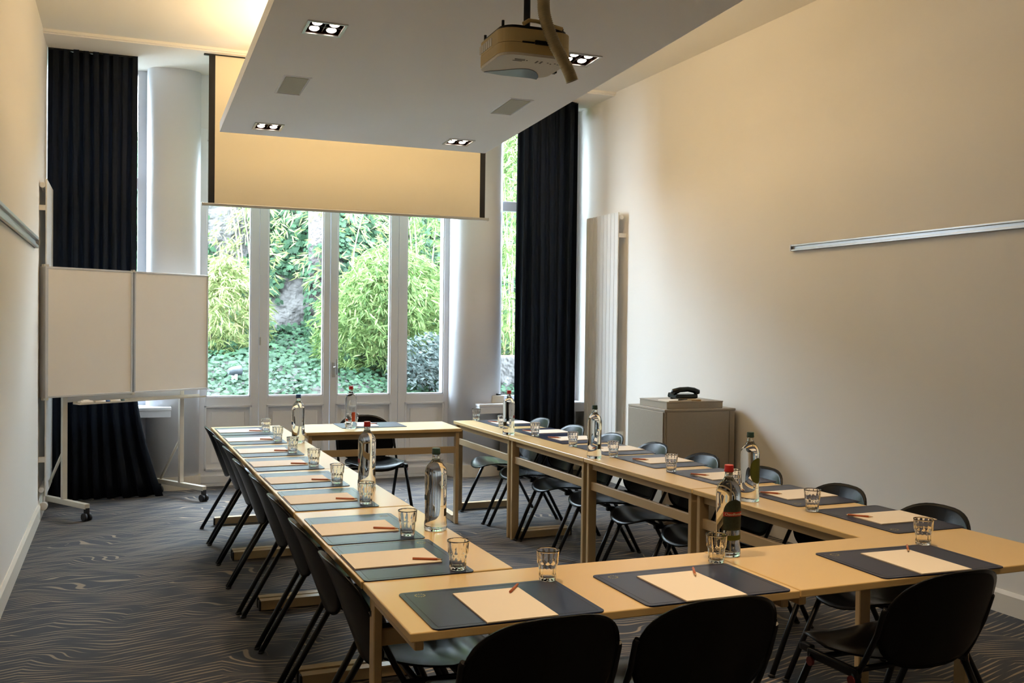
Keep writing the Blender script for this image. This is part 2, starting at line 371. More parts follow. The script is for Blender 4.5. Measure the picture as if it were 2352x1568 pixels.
# ------------------------------------------------------------------ ceiling raft with lamps and speakers
RX0, RX1, RY0, RY1 = 0.70, 2.905, -1.3, 7.96
raft = thing('ceiling_raft', 'wide pale plaster panel hung below the ceiling, sloping down towards the window end', 'ceiling panel', (0, 0, 0))
def raft_mesh(bm):
    h = 0.1
    holes = [(x, y) for x, y in LAMPS]
    xs = sorted({RX0, RX1} | {round(v, 4) for x, y in holes for v in (x - h, x + h)})
    ys = sorted({RY0, RY1} | {round(v, 4) for x, y in holes for v in (y - h, y + h)})
    th = 0.075
    def inh(x, y): return any(abs(x - a) < h and abs(y - b) < h for a, b in holes)
    for i in range(len(xs) - 1):
        for j in range(len(ys) - 1):
            if inh((xs[i] + xs[i + 1]) / 2, (ys[j] + ys[j + 1]) / 2): continue
            q = [(xs[i], ys[j]), (xs[i + 1], ys[j]), (xs[i + 1], ys[j + 1]), (xs[i], ys[j + 1])]
            bm.faces.new([bm.verts.new((x, y, pz(y))) for x, y in q])
    q = [(RX0, RY0), (RX1, RY0), (RX1, RY1), (RX0, RY1)]
    bm.faces.new([bm.verts.new((x, y, pz(y) + th)) for x, y in q])
    for (a, b) in zip(q, q[1:] + q[:1]):
        bm.faces.new([bm.verts.new(v) for v in ((*a, pz(a[1])), (*b, pz(b[1])), (*b, pz(b[1]) + th), (*a, pz(a[1]) + th))])
    for (x, y) in holes:
        c = [(x - h, y - h), (x + h, y - h), (x + h, y + h), (x - h, y + h)]
        for (a, b) in zip(c, c[1:] + c[:1]):
            bm.faces.new([bm.verts.new(v) for v in ((*a, pz(a[1])), (*b, pz(b[1])), (*b, pz(b[1]) + th), (*a, pz(a[1]) + th))])
obj('panel', raft_mesh, MR, raft)
obj('hanger', lambda bm: [tube(bm, [(x, y, pz(y) + .07), (x, y, ZC)], .006, 8) for x in (1.2, 2.4) for y in (0, 2.5, 5, 7.5)], MALU, raft)

def make_downlight(loc, label):
    t = thing('recessed_downlight', label, 'ceiling light', loc, 0, 'square four lamp downlights in the ceiling panel'); t.rotation_euler = (TILT, 0, 0)
    def fr(bm):
        o, i = .108, .092
        for (a, b, c, d) in ((-o, o, -o, -i), (-o, o, i, o), (-o, -i, -i, i), (i, o, -i, i)): bx(bm, a, b, c, d, -.006, .004, .001, 1)
    obj('frame', fr, MALU, t)
    def inner(bm):
        bx(bm, -.094, .094, -.094, .094, .055, .06)
        for s in (-1, 1):
            bx(bm, s * .094 - .002, s * .094 + .002, -.094, .094, 0, .055); bx(bm, -.094, .094, s * .094 - .002, s * .094 + .002, 0, .055)
        bx(bm, -.003, .003, -.092, .092, .008, .055); bx(bm, -.092, .092, -.003, .003, .008, .055)
    obj('reflector', inner, MCOP, t)
    for sx in (-1, 1):
        for sy in (-1, 1):
            L = obj('lamp', lambda bm: lathe(bm, [(.029, .012), (.029, .016), (.031, .02), (.026, .05)], 20, cap0=False), MALU, t, (sx * .047, sy * .047, 0), (radians(-12), 0, 0))
            obj('bulb', lambda bm: lathe(bm, [(.027, .013), (.024, .010), (.015, .008), (.002, .0075)], 20), MLAMP, L)
    return t
DN = ['square four lamp ceiling downlight at the left edge nearer the camera', 'square four lamp ceiling downlight half hidden behind the projector hose',
      'square four lamp ceiling downlight by the left far corner of the panel', 'square four lamp ceiling downlight by the right far corner of the panel']
for (x, y), l in zip(LAMPS, DN): make_downlight((x, y, pz(y)), l)
for (x, y), l in zip(((1.027, 6.49), (2.555, 6.47)), ('grey rectangular ceiling speaker grille on the left side of the panel', 'grey rectangular ceiling speaker grille right of the panel centre behind the projector')):
    t = thing('ceiling_speaker', l, 'speaker', (x, y, pz(y)), 0, 'flush speaker grilles in the ceiling panel'); t.rotation_euler = (TILT, 0, 0)
    obj('frame', lambda bm: [bx(bm, a, b, c, d, -.005, .001) for a, b, c, d in ((-.088, .088, -.215, -.205), (-.088, .088, .205, .215), (-.088, -.080, -.205, .205), (.080, .088, -.205, .205))], MR, t)
    obj('grille', B(-.072, .072, -.19, .19, -.004, .001, .001, 1), MGRILLE, t)

# ------------------------------------------------------------------ projection screen
scr = thing('projection_screen', 'half lowered cream projection screen with black side borders above the glazed doors', 'screen', (1.9, 8.65, 3.785))
SX0, SX1, SZ0 = 0.67 - 1.9, 3.165 - 1.9, 2.53 - 3.785
obj('fabric', B(SX0 + .052, SX1 - .052, -.001, .001, SZ0, 0), MSCR, scr)
obj('side_border', B(SX0, SX0 + .052, -.0012, .0012, SZ0, 0), MBLACK, scr)
obj('side_border', B(SX1 - .052, SX1, -.0012, .0012, SZ0, 0), MBLACK, scr)
obj('bottom_bar', lambda bm: (bx(bm, SX0 - .045, SX1 + .03, -.012, .012, SZ0 - .022, SZ0 + .004, .005), bx(bm, SX0 - .055, SX0 - .04, -.014, .014, SZ0 - .024, SZ0 + .006, .004), bx(bm, SX1 + .025, SX1 + .04, -.014, .014, SZ0 - .024, SZ0 + .006, .004)), MALU, scr)
obj('mounting_rail', B(SX0 - .04, SX1 + .03, -.01, .03, -.006, .003), MBLACK, scr)

# ------------------------------------------------------------------ curtains
def curtain(x0, x1, yc, z0, z1, nf, amp, flare, seed, back=0.0):
    rnd = random.Random(seed); ph = [rnd.uniform(0, 6.28) for _ in range(8)]; wv = [rnd.uniform(.5, 1.3) for _ in range(nf + 3)]
    def f(bm):
        nu, nv = nf * 12, 26; g = []
        for j in range(nv + 1):
            v = j / nv; z = z0 + (z1 - z0) * v; row = []
            for i in range(nu + 1):
                u = i / nu; p = u + 0.012 * sin(ph[0] + 5 * v) * sin(u * 9 + ph[1])
                k = p * nf; a = amp * wv[min(nf, max(0, int(k)))] * (0.75 + .25 * sin(ph[2] + v * 3 + u * 7))
                fl = flare * max(0, 1 - v / .26) ** 1.6
                x = x0 + (x1 - x0) * u + fl * u ** 3 + .012 * sin(2 * pi * k * 2 + ph[3])
                y = yc + back * max(0, (u - .93) / .07) ** 2 + a * sin(2 * pi * k) + .35 * a * sin(4 * pi * k + ph[4] + v)
                row.append(bm.verts.new((x, y, z)))
            g.append(row)
        for j in range(nv):
            for i in range(nu): bm.faces.new((g[j][i], g[j][i + 1], g[j + 1][i + 1], g[j + 1][i])).smooth = True
        bmesh.ops.solidify(bm, geom=list(bm.faces), thickness=.004)
    return f
t = thing('curtain', 'black floor length curtain in the left corner behind the whiteboard', 'curtain', (0, 0, 0), 0, 'black curtains at the side windows')
obj('cloth', curtain(-0.575, 0.115, 9.01, 0.006, 3.786, 9, .045, .23, 3), MCURT, t)
obj('curtain_rail', B(-.58, .11, 9.0, 9.02, 3.776, 3.788), MBLACK, t)
t = thing('curtain', 'black floor length curtain in the right corner beside the tall radiator', 'curtain', (0, 0, 0), 0, 'black curtains at the side windows')
obj('cloth', curtain(3.635, 4.325, 9.0, 0.006, 3.786, 7, .048, .0, 11, .27), MCURT, t)
obj('curtain_rail', B(3.64, 4.27, 8.99, 9.01, 3.776, 3.788), MBLACK, t)

# ------------------------------------------------------------------ radiators
def radiator(name, label, xw, xf, y0, y1, z0, z1, n):
    s = 1 if xf > xw else -1
    t = thing('panel_radiator', label, 'radiator', (xf, (y0 + y1) / 2, z0), 0, 'tall vertical panel radiators'); H = z1 - z0; D = y1 - y0; w = D / n
    me = None
    for k in range(n):
        a = -D / 2 + k * w
        if me is None: me = mesh_of('panel', B(min(0, -s * .011), max(0, -s * .011), .003, w - .003, 0, H, .002, 1), MRAD)
        o = obj('panel', me, None, t, (0, a, 0))
    for zz in (.05, H - .05): obj('header_pipe', T([(-s * .032, -D / 2 - .01, zz), (-s * .032, D / 2, zz)], .02, 16), MRAD, t)
    dw = abs(xf - xw)
    for zz in (.28, H - .22):
        for ya in (-D / 2, D / 2 - .03): obj('bracket', B(min(-s * .011, -s * dw), max(-s * .011, -s * dw), ya, ya + .03, zz - .02, zz + .02), MRAD, t)
    return t
radiator('r', 'tall white vertical radiator on the right wall beside the curtain', XR, XR - .09, 8.29, 8.98, .22, 2.62, 9)
r2 = radiator('l', 'tall white vertical radiator on the left wall seen edge on', XL, XL + .055, 8.22, 8.93, .18, 2.60, 9)
obj('valve', lambda bm: (tube(bm, [(-.02, -.35, -.08), (-.02, -.28, -.08)], .03, 16), tube(bm, [(-.02, -.30, -.08), (-.02, -.30, .03)], .01, 8), tube(bm, [(-.05, -.30, -.08), (-.02, -.30, -.08)], .012, 8)), MRAD, r2)

# ------------------------------------------------------------------ wall rails
def rail(label, xw, s, y0, y1, z0, z1, ):
    t = thing('wall_rail', label, 'wall rail', (xw, y1, z0), 0, 'grey display rails on the side walls'); H = z1 - z0; L = y0 - y1
    def body(bm):
        xs = sorted((0, s * .008)); bx(bm, xs[0], xs[1], L, 0, 0, H)
        xs = sorted((0, s * .026)); bx(bm, xs[0], xs[1], L, 0, 0, H * .28, .003); bx(bm, xs[0], xs[1], L, 0, H * .72, H, .003)
    obj('profile', body, MALU, t); obj('end_cap', B(*sorted((0, s * .028)), 0, .006, 0, H), MALU, t)
rail('grey aluminium rail on the left wall', XL, 1, -1.4, 7.84, 2.045, 2.125)
rail('grey aluminium rail on the right wall above the tables', XR, -1, -1.4, 5.775, 2.088, 2.135)

# ------------------------------------------------------------------ mobile whiteboard
ang = atan2(0.535, 0.845)
wb = thing('mobile_whiteboard', 'mobile two panel whiteboard on castors in front of the left curtain', 'whiteboard', (-0.366, 8.38, 0), ang)
# local: +x along board, -y towards the room
FT = -.045
for (a, b) in ((-.235, .492), (.508, 1.232)):
    bd = obj('board_panel', B(a + .012, b - .012, FT - .008, FT + .008, .945, 1.92), MWB, wb)
    obj('panel_frame', lambda bm: [bx(bm, *q, .002, 1) for q in ((a, b, FT - .013, FT + .013, .93, .946), (a, b, FT - .013, FT + .013, 1.919, 1.935), (a, a + .014, FT - .013, FT + .013, .946, 1.919), (b - .014, b, FT - .013, FT + .013, .946, 1.919))], MWBF, bd)
obj('folded_panel', B(-.255, -.24, FT - .03, FT + .06, .93, 1.935, .003), MWBF, wb)
obj('hinge', lambda bm: (bx(bm, .49, .51, FT - .016, FT + .016, 1.925, 1.945), bx(bm, .49, .51, FT - .016, FT + .016, .918, .94), bx(bm, -.26, -.22, FT - .016, FT + .016, 1.93, 1.95), bx(bm, -.26, -.22, FT - .016, FT + .016, .915, .935)), MSTEEL, wb)
for s in (-.06, 1.0):
    obj('post', B(s - .02, s + .02, -.015, .015, .13, 1.6, .003), MSTEEL, wb)
    obj('foot_bar', B(s - .02, s + .02, -.33, .33, .09, .13, .003), MSTEEL, wb)
    obj('brace', T([(s, .015, .50), (s, .29, .13)], .011, 8), MSTEEL, wb)
    for sy in (-.32, .32):
        c = obj('castor', lambda bm: (tube(bm, [(s - .03, sy, .03), (s - .008, sy, .03)], .03, 20), tube(bm, [(s + .008, sy, .03), (s + .03, sy, .03)], .03, 20), bx(bm, s - .008, s + .008, sy - .014, sy + .014, .03, .06)), MRUB, wb)
        obj('stem', B(s - .015, s + .015, sy - .015, sy + .015, .058, .098), MRUB, wb)
obj('back_rail', B(-.06, 1.02, -.012, .01, .885, .93), MWBF, wb)
obj('pen_tray', lambda bm: (bx(bm, 0.0, 1.17, -.11, -.02, .868, .873), bx(bm, 0.0, 1.17, -.114, -.108, .868, .880), bx(bm, 0.0, 1.17, -.022, -.018, .868, .89)), MSTEEL, wb)
def on_wb(x, y, z): return (Matrix.Translation((-0.366, 8.38, 0)) @ Matrix.Rotation(ang, 4, 'Z') @ Vector((x, y, z)))[:]
o = obj('board_eraser', lambda bm: (bx(bm, -.055, .055, -.025, .025, 0, .022, .008), bx(bm, -.03, .03, -.015, .015, .018, .03, .006)), MPAPER, None, on_wb(.075, -.07, .873), (0, 0, ang)); tag(o, 'white board eraser at the left end of the whiteboard tray', 'eraser')
for (x, m1, l, dz) in ((.205, MCAPB, 'white whiteboard marker with blue cap lying on the tray', .1), (.335, MCAPG, 'white whiteboard marker with dark green cap lying on the tray', .1)):
    p = thing('whiteboard_marker', l, 'marker', on_wb(x, -.085, .882), ang + .03, 'markers on the whiteboard tray')
    obj('barrel', T([(-.06, 0, 0), (.03, 0, 0)], .009, 12), MPAPER, p); obj('cap', T([(.03, 0, 0), (.065, 0, 0)], .0095, 12), m1, p)

# ------------------------------------------------------------------ cabinet with riser and telephone
cb = thing('cabinet', 'grey brown laminate cabinet standing against the right wall', 'cabinet', (4.13, 6.70, 0))
obj('body', lambda bm: (bx(bm, -.31, .32, -.278, .29, .04, .888, .002, 1), bx(bm, -.29, .30, -.25, .27, 0, .04)), MCAB, cb)
obj('top_panel', B(-.313, .325, -.283, .292, .888, .905, .002, 1), MCAB, cb)
obj('door_panel', B(-.295, .262, -.287, -.279, .05, .884, .002, 1), MCAB, cb)
obj('side_panel', B(-.319, -.311, -.268, .28, .05, .884, .002, 1), MCAB, cb)
obj('filler_strip', B(.268, .315, -.285, -.279, .05, .884, .002, 1), MCAB, cb)
ri = thing('laminate_riser', 'low grey laminate platform box on top of the cabinet', 'box', (4.118, 6.675, .905))
obj('box', B(-.252, .252, -.205, .215, 0, .047, .002, 1), MCAB, ri); obj('lid', B(-.254, .254, -.207, .217, .047, .055, .001, 1), MCAB, ri)
o = obj('notepad', B(-.105, .105, -.075, .075, 0, .008, .001, 1), MPAPER, None, (3.99, 6.56, .960), (0, 0, .06)); tag(o, 'pale notepad left of the telephone on the cabinet', 'notepad')
o = obj('notepad', B(-.06, .06, -.05, .05, 0, .012, .001, 1), MTF, None, (4.13, 6.545, .960), (0, 0, -.1)); tag(o, 'small brown notepad in front of the telephone', 'notepad')
o = obj('pen', T([(-.05, 0, 0), (.05, .01, 0)], .0045, 8), MTUBE, None, (4.03, 6.50, .9645 + .008), (0, 0, .2)); o.location.z = .9725; tag(o, 'black pen lying on the notepad by the telephone', 'pen')
ph = thing('telephone', 'black desk telephone with its handset on the cabinet', 'telephone', (4.135, 6.68, .960), radians(0)); ph.rotation_euler = (0, 0, -.1)
obj('base', lambda bm: (bx(bm, -.095, .095, -.08, .08, .012, .045, .010, 3), bx(bm, .02, .085, -.06, -.04, 0, .02), bx(bm, -.08, -.03, -.06, -.04, 0, .02), bx(bm, .02, .085, .04, .06, 0, .02), bx(bm, -.08, -.03, .04, .06, 0, .02)), MPHONE, ph)
obj('handset', lambda bm: tube(bm, [(-.105, -.03, .045), (-.09, -.03, .062), (-.04, -.03, .078), (.03, -.03, .082), (.08, -.03, .074), (.115, -.03, .056), (.12, -.03, .045)], .018, 12, r_of=lambda i: (.016, .026, .021, .020, .022, .026, .014)[i]), MPHONE, ph)
obj('cord', T([(-.10, -.03, .05), (-.12, -.03, .055), (-.135, -.03, .055), (-.14, -.03, .03), (-.13, -.03, .02)], .004, 6), MPHONE, ph)

# item on right sill
t = thing('small_box', 'small beige box with a dark cloth on the right window ledge', 'box', (3.53, 9.24, .738))
obj('box', B(-.06, .07, -.04, .04, 0, .075, .006), MBASE, t); obj('cloth', lambda bm: tube(bm, [(-.07, 0, .078), (-.02, 0, .088), (.05, 0, .08)], .012, 8, r_of=lambda i: (.004, .014, .006)[i]), MTUBE, t)

# ------------------------------------------------------------------ projector and hose
pr = thing('ceiling_projector', 'yellowed ceiling projector hanging upside down on a black pole', 'projector', (1.752, 4.275, 2.755), radians(-1.5))
def rb(w, d, r, z0, z1): return lambda bm: prism(bm, rrect(w, d, r, 7), z0, z1)
obj('casing', lambda bm: (prism(bm, rrect(.352, .366, .075, 8), .012, .058), prism(bm, rrect(.350, .364, .075, 8), .060, .122)), MPROJ, pr)
obj('top_cover', rb(.346, .360, .072, .0, .013), MPROJ2, pr)
def swoosh(bm):
    pts = []
    n = 40
    for k in range(n + 1):
        u = k / n; pts.append((-.145 + .285 * u, .178 - .125 * sin(pi * min(1, u * .98 + .02)) ** .5 - .03 * sin(u * 2 * pi - 2.6)))
    pts += [(.10, .182), (-.05, .183)]
    prism(bm, pts, -.003, .002)
obj('swoosh_inlay', swoosh, MSWO, pr)
def marks(bm):
    for (x, y, w, h) in ((-.09, -.12, .05, .004), (-.085, -.105, .05, .004), (-.09, -.09, .045, .004)): bx(bm, x, x + w, y, y + h, -.0015, .001)
    for i in range(2):
        for j in range(3): bx(bm, .02 + i * .022, .028 + i * .022, -.115 + j * .013, -.109 + j * .013, -.0015, .001)
    for i in range(4): bx(bm, .075 + i * .018, .082 + i * .018, -.105 + (i % 2) * .012, -.10 + (i % 2) * .012, -.0015, .001)
    bx(bm, -.03, -.024, -.11, -.104, -.0015, .001)
obj('control_marks', marks, MDARK, pr)
obj('side_vent', lambda bm: [bx(bm, -.178, -.1755, -.04 + k * .03, -.018 + k * .03, .068, .105) for k in range(6)], MPROJ2, pr)
obj('rear_cable', lambda bm: (bx(bm, -.02, .10, -.196, -.184, .052, .072, .004), bx(bm, -.08, -.02, -.188, -.183, .056, .064, .002)), MTUBE, pr)
obj('bracket_plate', rb(.325, .34, .07, .122, .138), MTUBE, pr)
for x, y in ((-.15, -.12), (.15, -.10), (-.15, .13), (.15, .13)): obj('bracket_bolt', T([(x, y, .13), (x, y, .165)], .007, 8), MTUBE, pr)
obj('cable', T([(-.07, -.17, .145), (-.04, -.165, .165), (.0, -.15, .17), (.06, -.165, .155), (.12, -.175, .14)], .009, 8), MPROJ, pr)
obj('power_plug', lambda bm: (bx(bm, .17, .19, .05, .08, .0, .014, .003),), MTUBE, pr)
obj('mounting_pole', T([(.05, .10, .135), (.05, .10, pz(4.38) - 2.755)], .0165, 14), MTUBE, pr)
obj('ceiling_flange', lambda bm: lathe(bm, [(.04, 0), (.04, .018), (.02, .022)], 24), MTUBE, pr, (.05, .10, pz(4.38) - 2.755 - .024))
# corrugated hose
hp = [(1.735, 4.02, pz(4.0) + .01), (1.737, 4.02, 3.10), (1.738, 4.02, 2.99), (1.742, 4.02, 2.93), (1.765, 4.02, 2.86), (1.80, 4.02, 2.79), (1.845, 4.02, 2.72), (1.872, 4.02, 2.672), (1.884, 4.02, 2.643)]
def spline(P, n):
    P = [Vector(p) for p in P]; out = []
    for i in range(len(P) - 1):
        p0, p1, p2, p3 = P[max(i - 1, 0)], P[i], P[i + 1], P[min(i + 2, len(P) - 1)]
        for k in range(n):
            t = k / n; out.append(.5 * ((2 * p1) + (-p0 + p2) * t + (2 * p0 - 5 * p1 + 4 * p2 - p3) * t * t + (-p0 + 3 * p1 - 3 * p2 + p3) * t ** 3))
    return out + [P[-1]]
ht = thing('corrugated_hose', 'ribbed flexible cable hose hanging from the ceiling past the projector', 'hose', (0, 0, 0))
HS = spline(hp, 24)
obj('ribbed_tube', lambda bm: tube(bm, HS, .027, 16, cap=False, r_of=lambda i: (.0285 if i % 3 else .0255)), MHOSE, ht)
obj('end_ring', lambda bm: tube(bm, [HS[-2], HS[-1], HS[-1] + (HS[-1] - HS[-2])], .0305, 20, cap=False), MALU, ht)

# ------------------------------------------------------------------ tables
def make_table(L, D):
    # local: x along the length, -y is the sitters' side, +y the inner side with posts
    t = thing('conference_table', '', 'table')
    H = .735
    obj('tabletop', B(-L / 2 + .001, L / 2 - .001, -D / 2, D / 2, H - .025, H, .004, 3), MTOP, t)
    obj('apron', B(-L / 2 + .05, L / 2 - .05, D / 2 - .055, D / 2 - .035, H - .065, H - .025), MTF, t)
    obj('stretcher', B(-L / 2 + .045, L / 2 - .045, D / 2 - .05, D / 2 - .03, .545, .595, .002, 1), MTF, t)
    for s in (-1, 1):
        xa, xb = sorted((s * (L / 2 - .02), s * (L / 2 - .047)))
        lg = obj('leg', B(xa, xb, D / 2 - .068, D / 2 - .013, .0, H - .025, .003, 1), MTF, t)
        obj('foot', lambda bm: (bx(bm, xa, xb, -D / 2 + .03, D / 2 - .068, .004, .052, .003, 1), bx(bm, xa - .012, xb + .012, -D / 2 + .03, D / 2 - .068, .052, .058)), MTF, lg)
        obj('foot_cap', B(xa - .002, xb + .002, -D / 2 + .022, -D / 2 + .032, .002, .055), MRUB, lg)
        obj('support_arm', B(xa, xb, -D / 2 + .03, D / 2 - .068, H - .058, H - .025, .003, 1), MTF, lg)
    return t
def cx_left(y): return (0.627 + (7.7 - y) * 0.0143, 1.133 + (7.6 - y) * 0.0170)
def cx_right(y): return (2.543 + (7.65 - y) * 0.0245, 3.075 + (7.65 - y) * 0.0245)
near_t = make_table(1.244, .535)
near_t.location = (1.321, 2.708, 0); near_t.rotation_euler = (0, 0, .003); near_t['label'] = 'beech laminate table at the near left corner of the meeting layout'
G_T = 'beech laminate tables set in a closed rectangle'; near_t['group'] = G_T
dup(near_t, (2.567, 2.722, 0), .012, 'beech laminate table at the near right, reaching the right edge of the photo', G_T)
t_far = make_table(1.185, .56); t_far.location = (1.842, 7.37, 0); t_far.rotation_euler = (0, 0, pi - .03); t_far['group'] = G_T
t_far['label'] = 'single beech laminate table closing the far end before the glazed doors'
col_t = make_table(1.164, .515); first = True
seg = [7.66, 6.49, 5.33, 4.155, 2.985]
wl = ['farthest from the camera', 'second from the window end', 'third from the window end', 'nearest the camera']
for i in range(4):
    ym = (seg[i] + seg[i + 1]) / 2; xa, xb = cx_left(ym); l = 'beech laminate table in the left row, ' + wl[i]
    loc = ((xa + xb) / 2, ym, 0); rz = -pi / 2 + .0157
    if first: col_t.location = loc; col_t.rotation_euler = (0, 0, rz); col_t['label'] = l; col_t['group'] = G_T; first = False
    else: dup(col_t, loc, rz, l, G_T)
for i in range(4):
    ym = (seg[i] + seg[i + 1]) / 2; xa, xb = cx_right(ym); l = 'beech laminate table in the right row, ' + wl[i]
    dup(col_t, ((xa + xb) / 2 - .006, ym, 0), pi / 2 + .0245, l, G_T)

# ------------------------------------------------------------------ chairs
def shell(kind):
    def f(bm):
        NR, NT = 9, 44; top = []; bot = []
        def pt(r, th):
            c, s = cos(th), sin(th)
            if kind == 'seat':
                e = 2 / 2.5; X = math.copysign(abs(c) ** e, c) * r; Yv = math.copysign(abs(s) ** e, s) * r
                x = .228 * X * (1 - .10 * max(0, -Yv)); y = .232 * Yv
                z = .418 + .030 * X * X * (1 - .4 * max(0, Yv)) + .022 * max(0, Yv) * (1 - max(0, Yv) ** 2) * 2.2 - .012 * max(0, Yv) ** 4 + .040 * max(0, -Yv) ** 2
                n = Vector((-.12 * X, .12 * Yv, 1)).normalized(); return Vector((x, y, z)), n
            e = 2 / 2.75; X = math.copysign(abs(c) ** e, c) * r; Z = math.copysign(abs(s) ** (.76 if s < 0 else .80), s) * r
            x = .235 * X * (1 - .03 * max(0, Z)); z = .605 + .176 * Z
            y = -.245 - .130 * (Z + 1) / 2 - .012 * max(0, Z) ** 3 + .052 * X * X
            n = Vector((-.45 * X, 1, .3)).normalized(); return Vector((x, y, z)), n
        tk = .007
        c0, n0 = pt(0, 0); ct = bm.verts.new(c0); cb_ = bm.verts.new(c0 - n0 * tk)
        for i in range(1, NR + 1):
            r = (i / NR) ** .8; rt = []; rbm = []
            for k in range(NT):
                p, n = pt(r, 2 * pi * k / NT)
                q = p + n * (.004 if i == NR else 0) * 0
                rt.append(bm.verts.new(p)); rbm.append(bm.verts.new(p - n * tk))
            top.append(rt); bot.append(rbm)
        for ring, cc in ((top, ct), (bot, cb_)):
            for k in range(NT): bm.faces.new((cc, ring[0][k], ring[0][(k + 1) % NT])).smooth = True
            for a, b in zip(ring, ring[1:]):
                for k in range(NT): bm.faces.new((a[k], b[k], b[(k + 1) % NT], a[(k + 1) % NT])).smooth = True
        for k in range(NT): bm.faces.new((top[-1][k], bot[-1][k], bot[-1][(k + 1) % NT], top[-1][(k + 1) % NT])).smooth = True
    return f
G_C = 'black plastic shell chairs around the tables'
chair = thing('meeting_chair', '', 'chair', group=G_C)
obj('seat', shell('seat'), MPL, chair); obj('backrest', shell('back'), MPL, chair)
for s in (-1, 1):
    X = s * .242
    sb = obj('side_bracket', lambda bm: (bx(bm, *sorted((X - s * .014, X + s * .010)), -.175, .07, .392, .425, .006, 2), bx(bm, *sorted((X - s * .022, X + s * .004)), .06, .115, .405, .432, .005, 2)), MTUBE, chair)
    for yc in (.045, -.155): obj('cap', T([(X + s * .008, yc, .385), (X + s * .018, yc, .385)], .016, 14), MRED, sb)
    obj('back_arm', lambda bm: tube(bm, [(X - s * .004, -.165, .41), (X - s * .004, -.20, .47), (X - s * .006, -.245, .56), (X - s * .006, -.272, .64), (X - s * .010, -.278, .652)], .010, 8), MTUBE, chair)
    for (y0, y1, nm) in ((.045, .235, 'f'), (-.155, -.385, 'r')):
        lg = obj('leg', T([(X, y0, .408), (X + s * .008, y0 + (y1 - y0) * .55, .19), (X + s * .018, y1, .004)], .0125, 12), MTUBE, chair)
        obj('foot_pad', lambda bm: tube(bm, [(X + s * .018, y1 + .004, .0), (X + s * .018, y1, .012)], .0155, 12), MRUB, lg)
for yc in (-.12, .03): obj('cross_bar', T([(-.24, yc, .402), (.24, yc, .402)], .011, 8), MTUBE, chair)
def put_chair(x, y, rz, label, st=[0]):
    if st[0] == 0:
        st[0] = 1; chair.location = (x, y, 0); chair.rotation_euler = (0, 0, rz); chair['label'] = label; return
    dup(chair, (x, y, 0), rz, label, G_C)
rr = random.Random(5)
pos = ['farthest from the camera', 'second from the window end', 'third from the window end', 'fourth from the window end', 'fifth from the window end', 'third from the camera', 'second from the camera', 'nearest the camera']
for i, y in enumerate((7.26, 6.68, 6.10, 5.52, 4.93, 4.34, 3.76, 3.18)):
    put_chair(cx_left(y)[0] + .305 + rr.uniform(-.006, .006), y, -pi / 2 + rr.uniform(-.02, .02), 'black plastic shell chair in the left row, ' + pos[i])
for i, y in enumerate((7.27, 6.68, 6.11, 5.54, 4.98, 4.40, 3.80, 3.22)):
    put_chair(cx_right(y)[1] - .255 + rr.uniform(-.008, .008), y, pi / 2 + rr.uniform(-.02, .02), 'black plastic shell chair in the right row, ' + pos[i])
put_chair(1.065, 2.695, .02, 'black plastic shell chair with its back to the camera, leftmost of the near three')
put_chair(1.605, 2.70, -.02, 'black plastic shell chair with its back to the camera, middle of the near three')
put_chair(2.485, 2.705, .03, 'black plastic shell chair with its back to the camera, rightmost of the near three')
put_chair(1.842, 7.50, pi + .03, 'black plastic shell chair facing the camera behind the far table')

# ------------------------------------------------------------------ place settings
ZT = .7352
G_B = 'dark leather desk pads on the tables'
blot = thing('desk_pad', '', 'desk pad', group=G_B)
obj('leather_sheet', lambda bm: prism(bm, rrect(.507, .365, .018, 4), 0, .0035), MBLOT, blot)
def groove(bm):
    w, d = .475, .333
    for (a, b, c, e) in ((-w / 2, w / 2, -d / 2, -d / 2 + .0015), (-w / 2, w / 2, d / 2 - .0015, d / 2), (-w / 2, -w / 2 + .0015, -d / 2, d / 2), (w / 2 - .0015, w / 2, -d / 2, d / 2)): bx(bm, a, b, c, e, .0034, .0038)
obj('stitched_border', groove, MSTITCH, blot)
def stars(bm):
    for k in range(12):
        a = 2 * pi * k / 12; cx, cy = -.197 + .0145 * cos(a), .139 + .0145 * sin(a)
        pts = []
        for j in range(10):
            r = .0036 if j % 2 == 0 else .0015; t = pi / 2 + j * pi / 5; pts.append((cx + r * cos(t), cy + r * sin(t)))
        prism(bm, pts, .0033, .0039)
obj('star_ring_emblem', stars, MGOLD, blot)
G_P = 'blank white paper pads on the desk pads'; G_PE = 'short red brown pencils on the paper pads'; G_G = 'clear ribbed tumblers on the tables'
pad = thing('paper_pad', '', 'paper pad', group=G_P)
obj('sheets', lambda bm: prism(bm, [(-.105, -.149), (.105, -.149), (.105, .149), (-.105, .149)], 0, .0035), MPAPER, pad)
obj('backing_card', lambda bm: prism(bm, [(-.1055, -.1495), (.1055, -.1495), (.1055, .1495), (-.1055, .1495)], -.0002, .0008), MTF, pad)
pen = thing('pencil', '', 'pencil', group=G_PE)
obj('barrel', lambda bm: tube(bm, [(-.048, 0, .0042), (.036, 0, .0042)], .0042, 6), MPENC, pen)
obj('sharpened_tip', lambda bm: tube(bm, [(.036, 0, .0042), (.050, 0, .0042)], .004, 8, r_of=lambda i: (.0040, .0013)[i]), MWOOD, pen)
obj('lead', lambda bm: tube(bm, [(.050, 0, .0042), (.0545, 0, .0042)], .001, 6, r_of=lambda i: (.0013, .0003)[i]), MLEAD, pen)
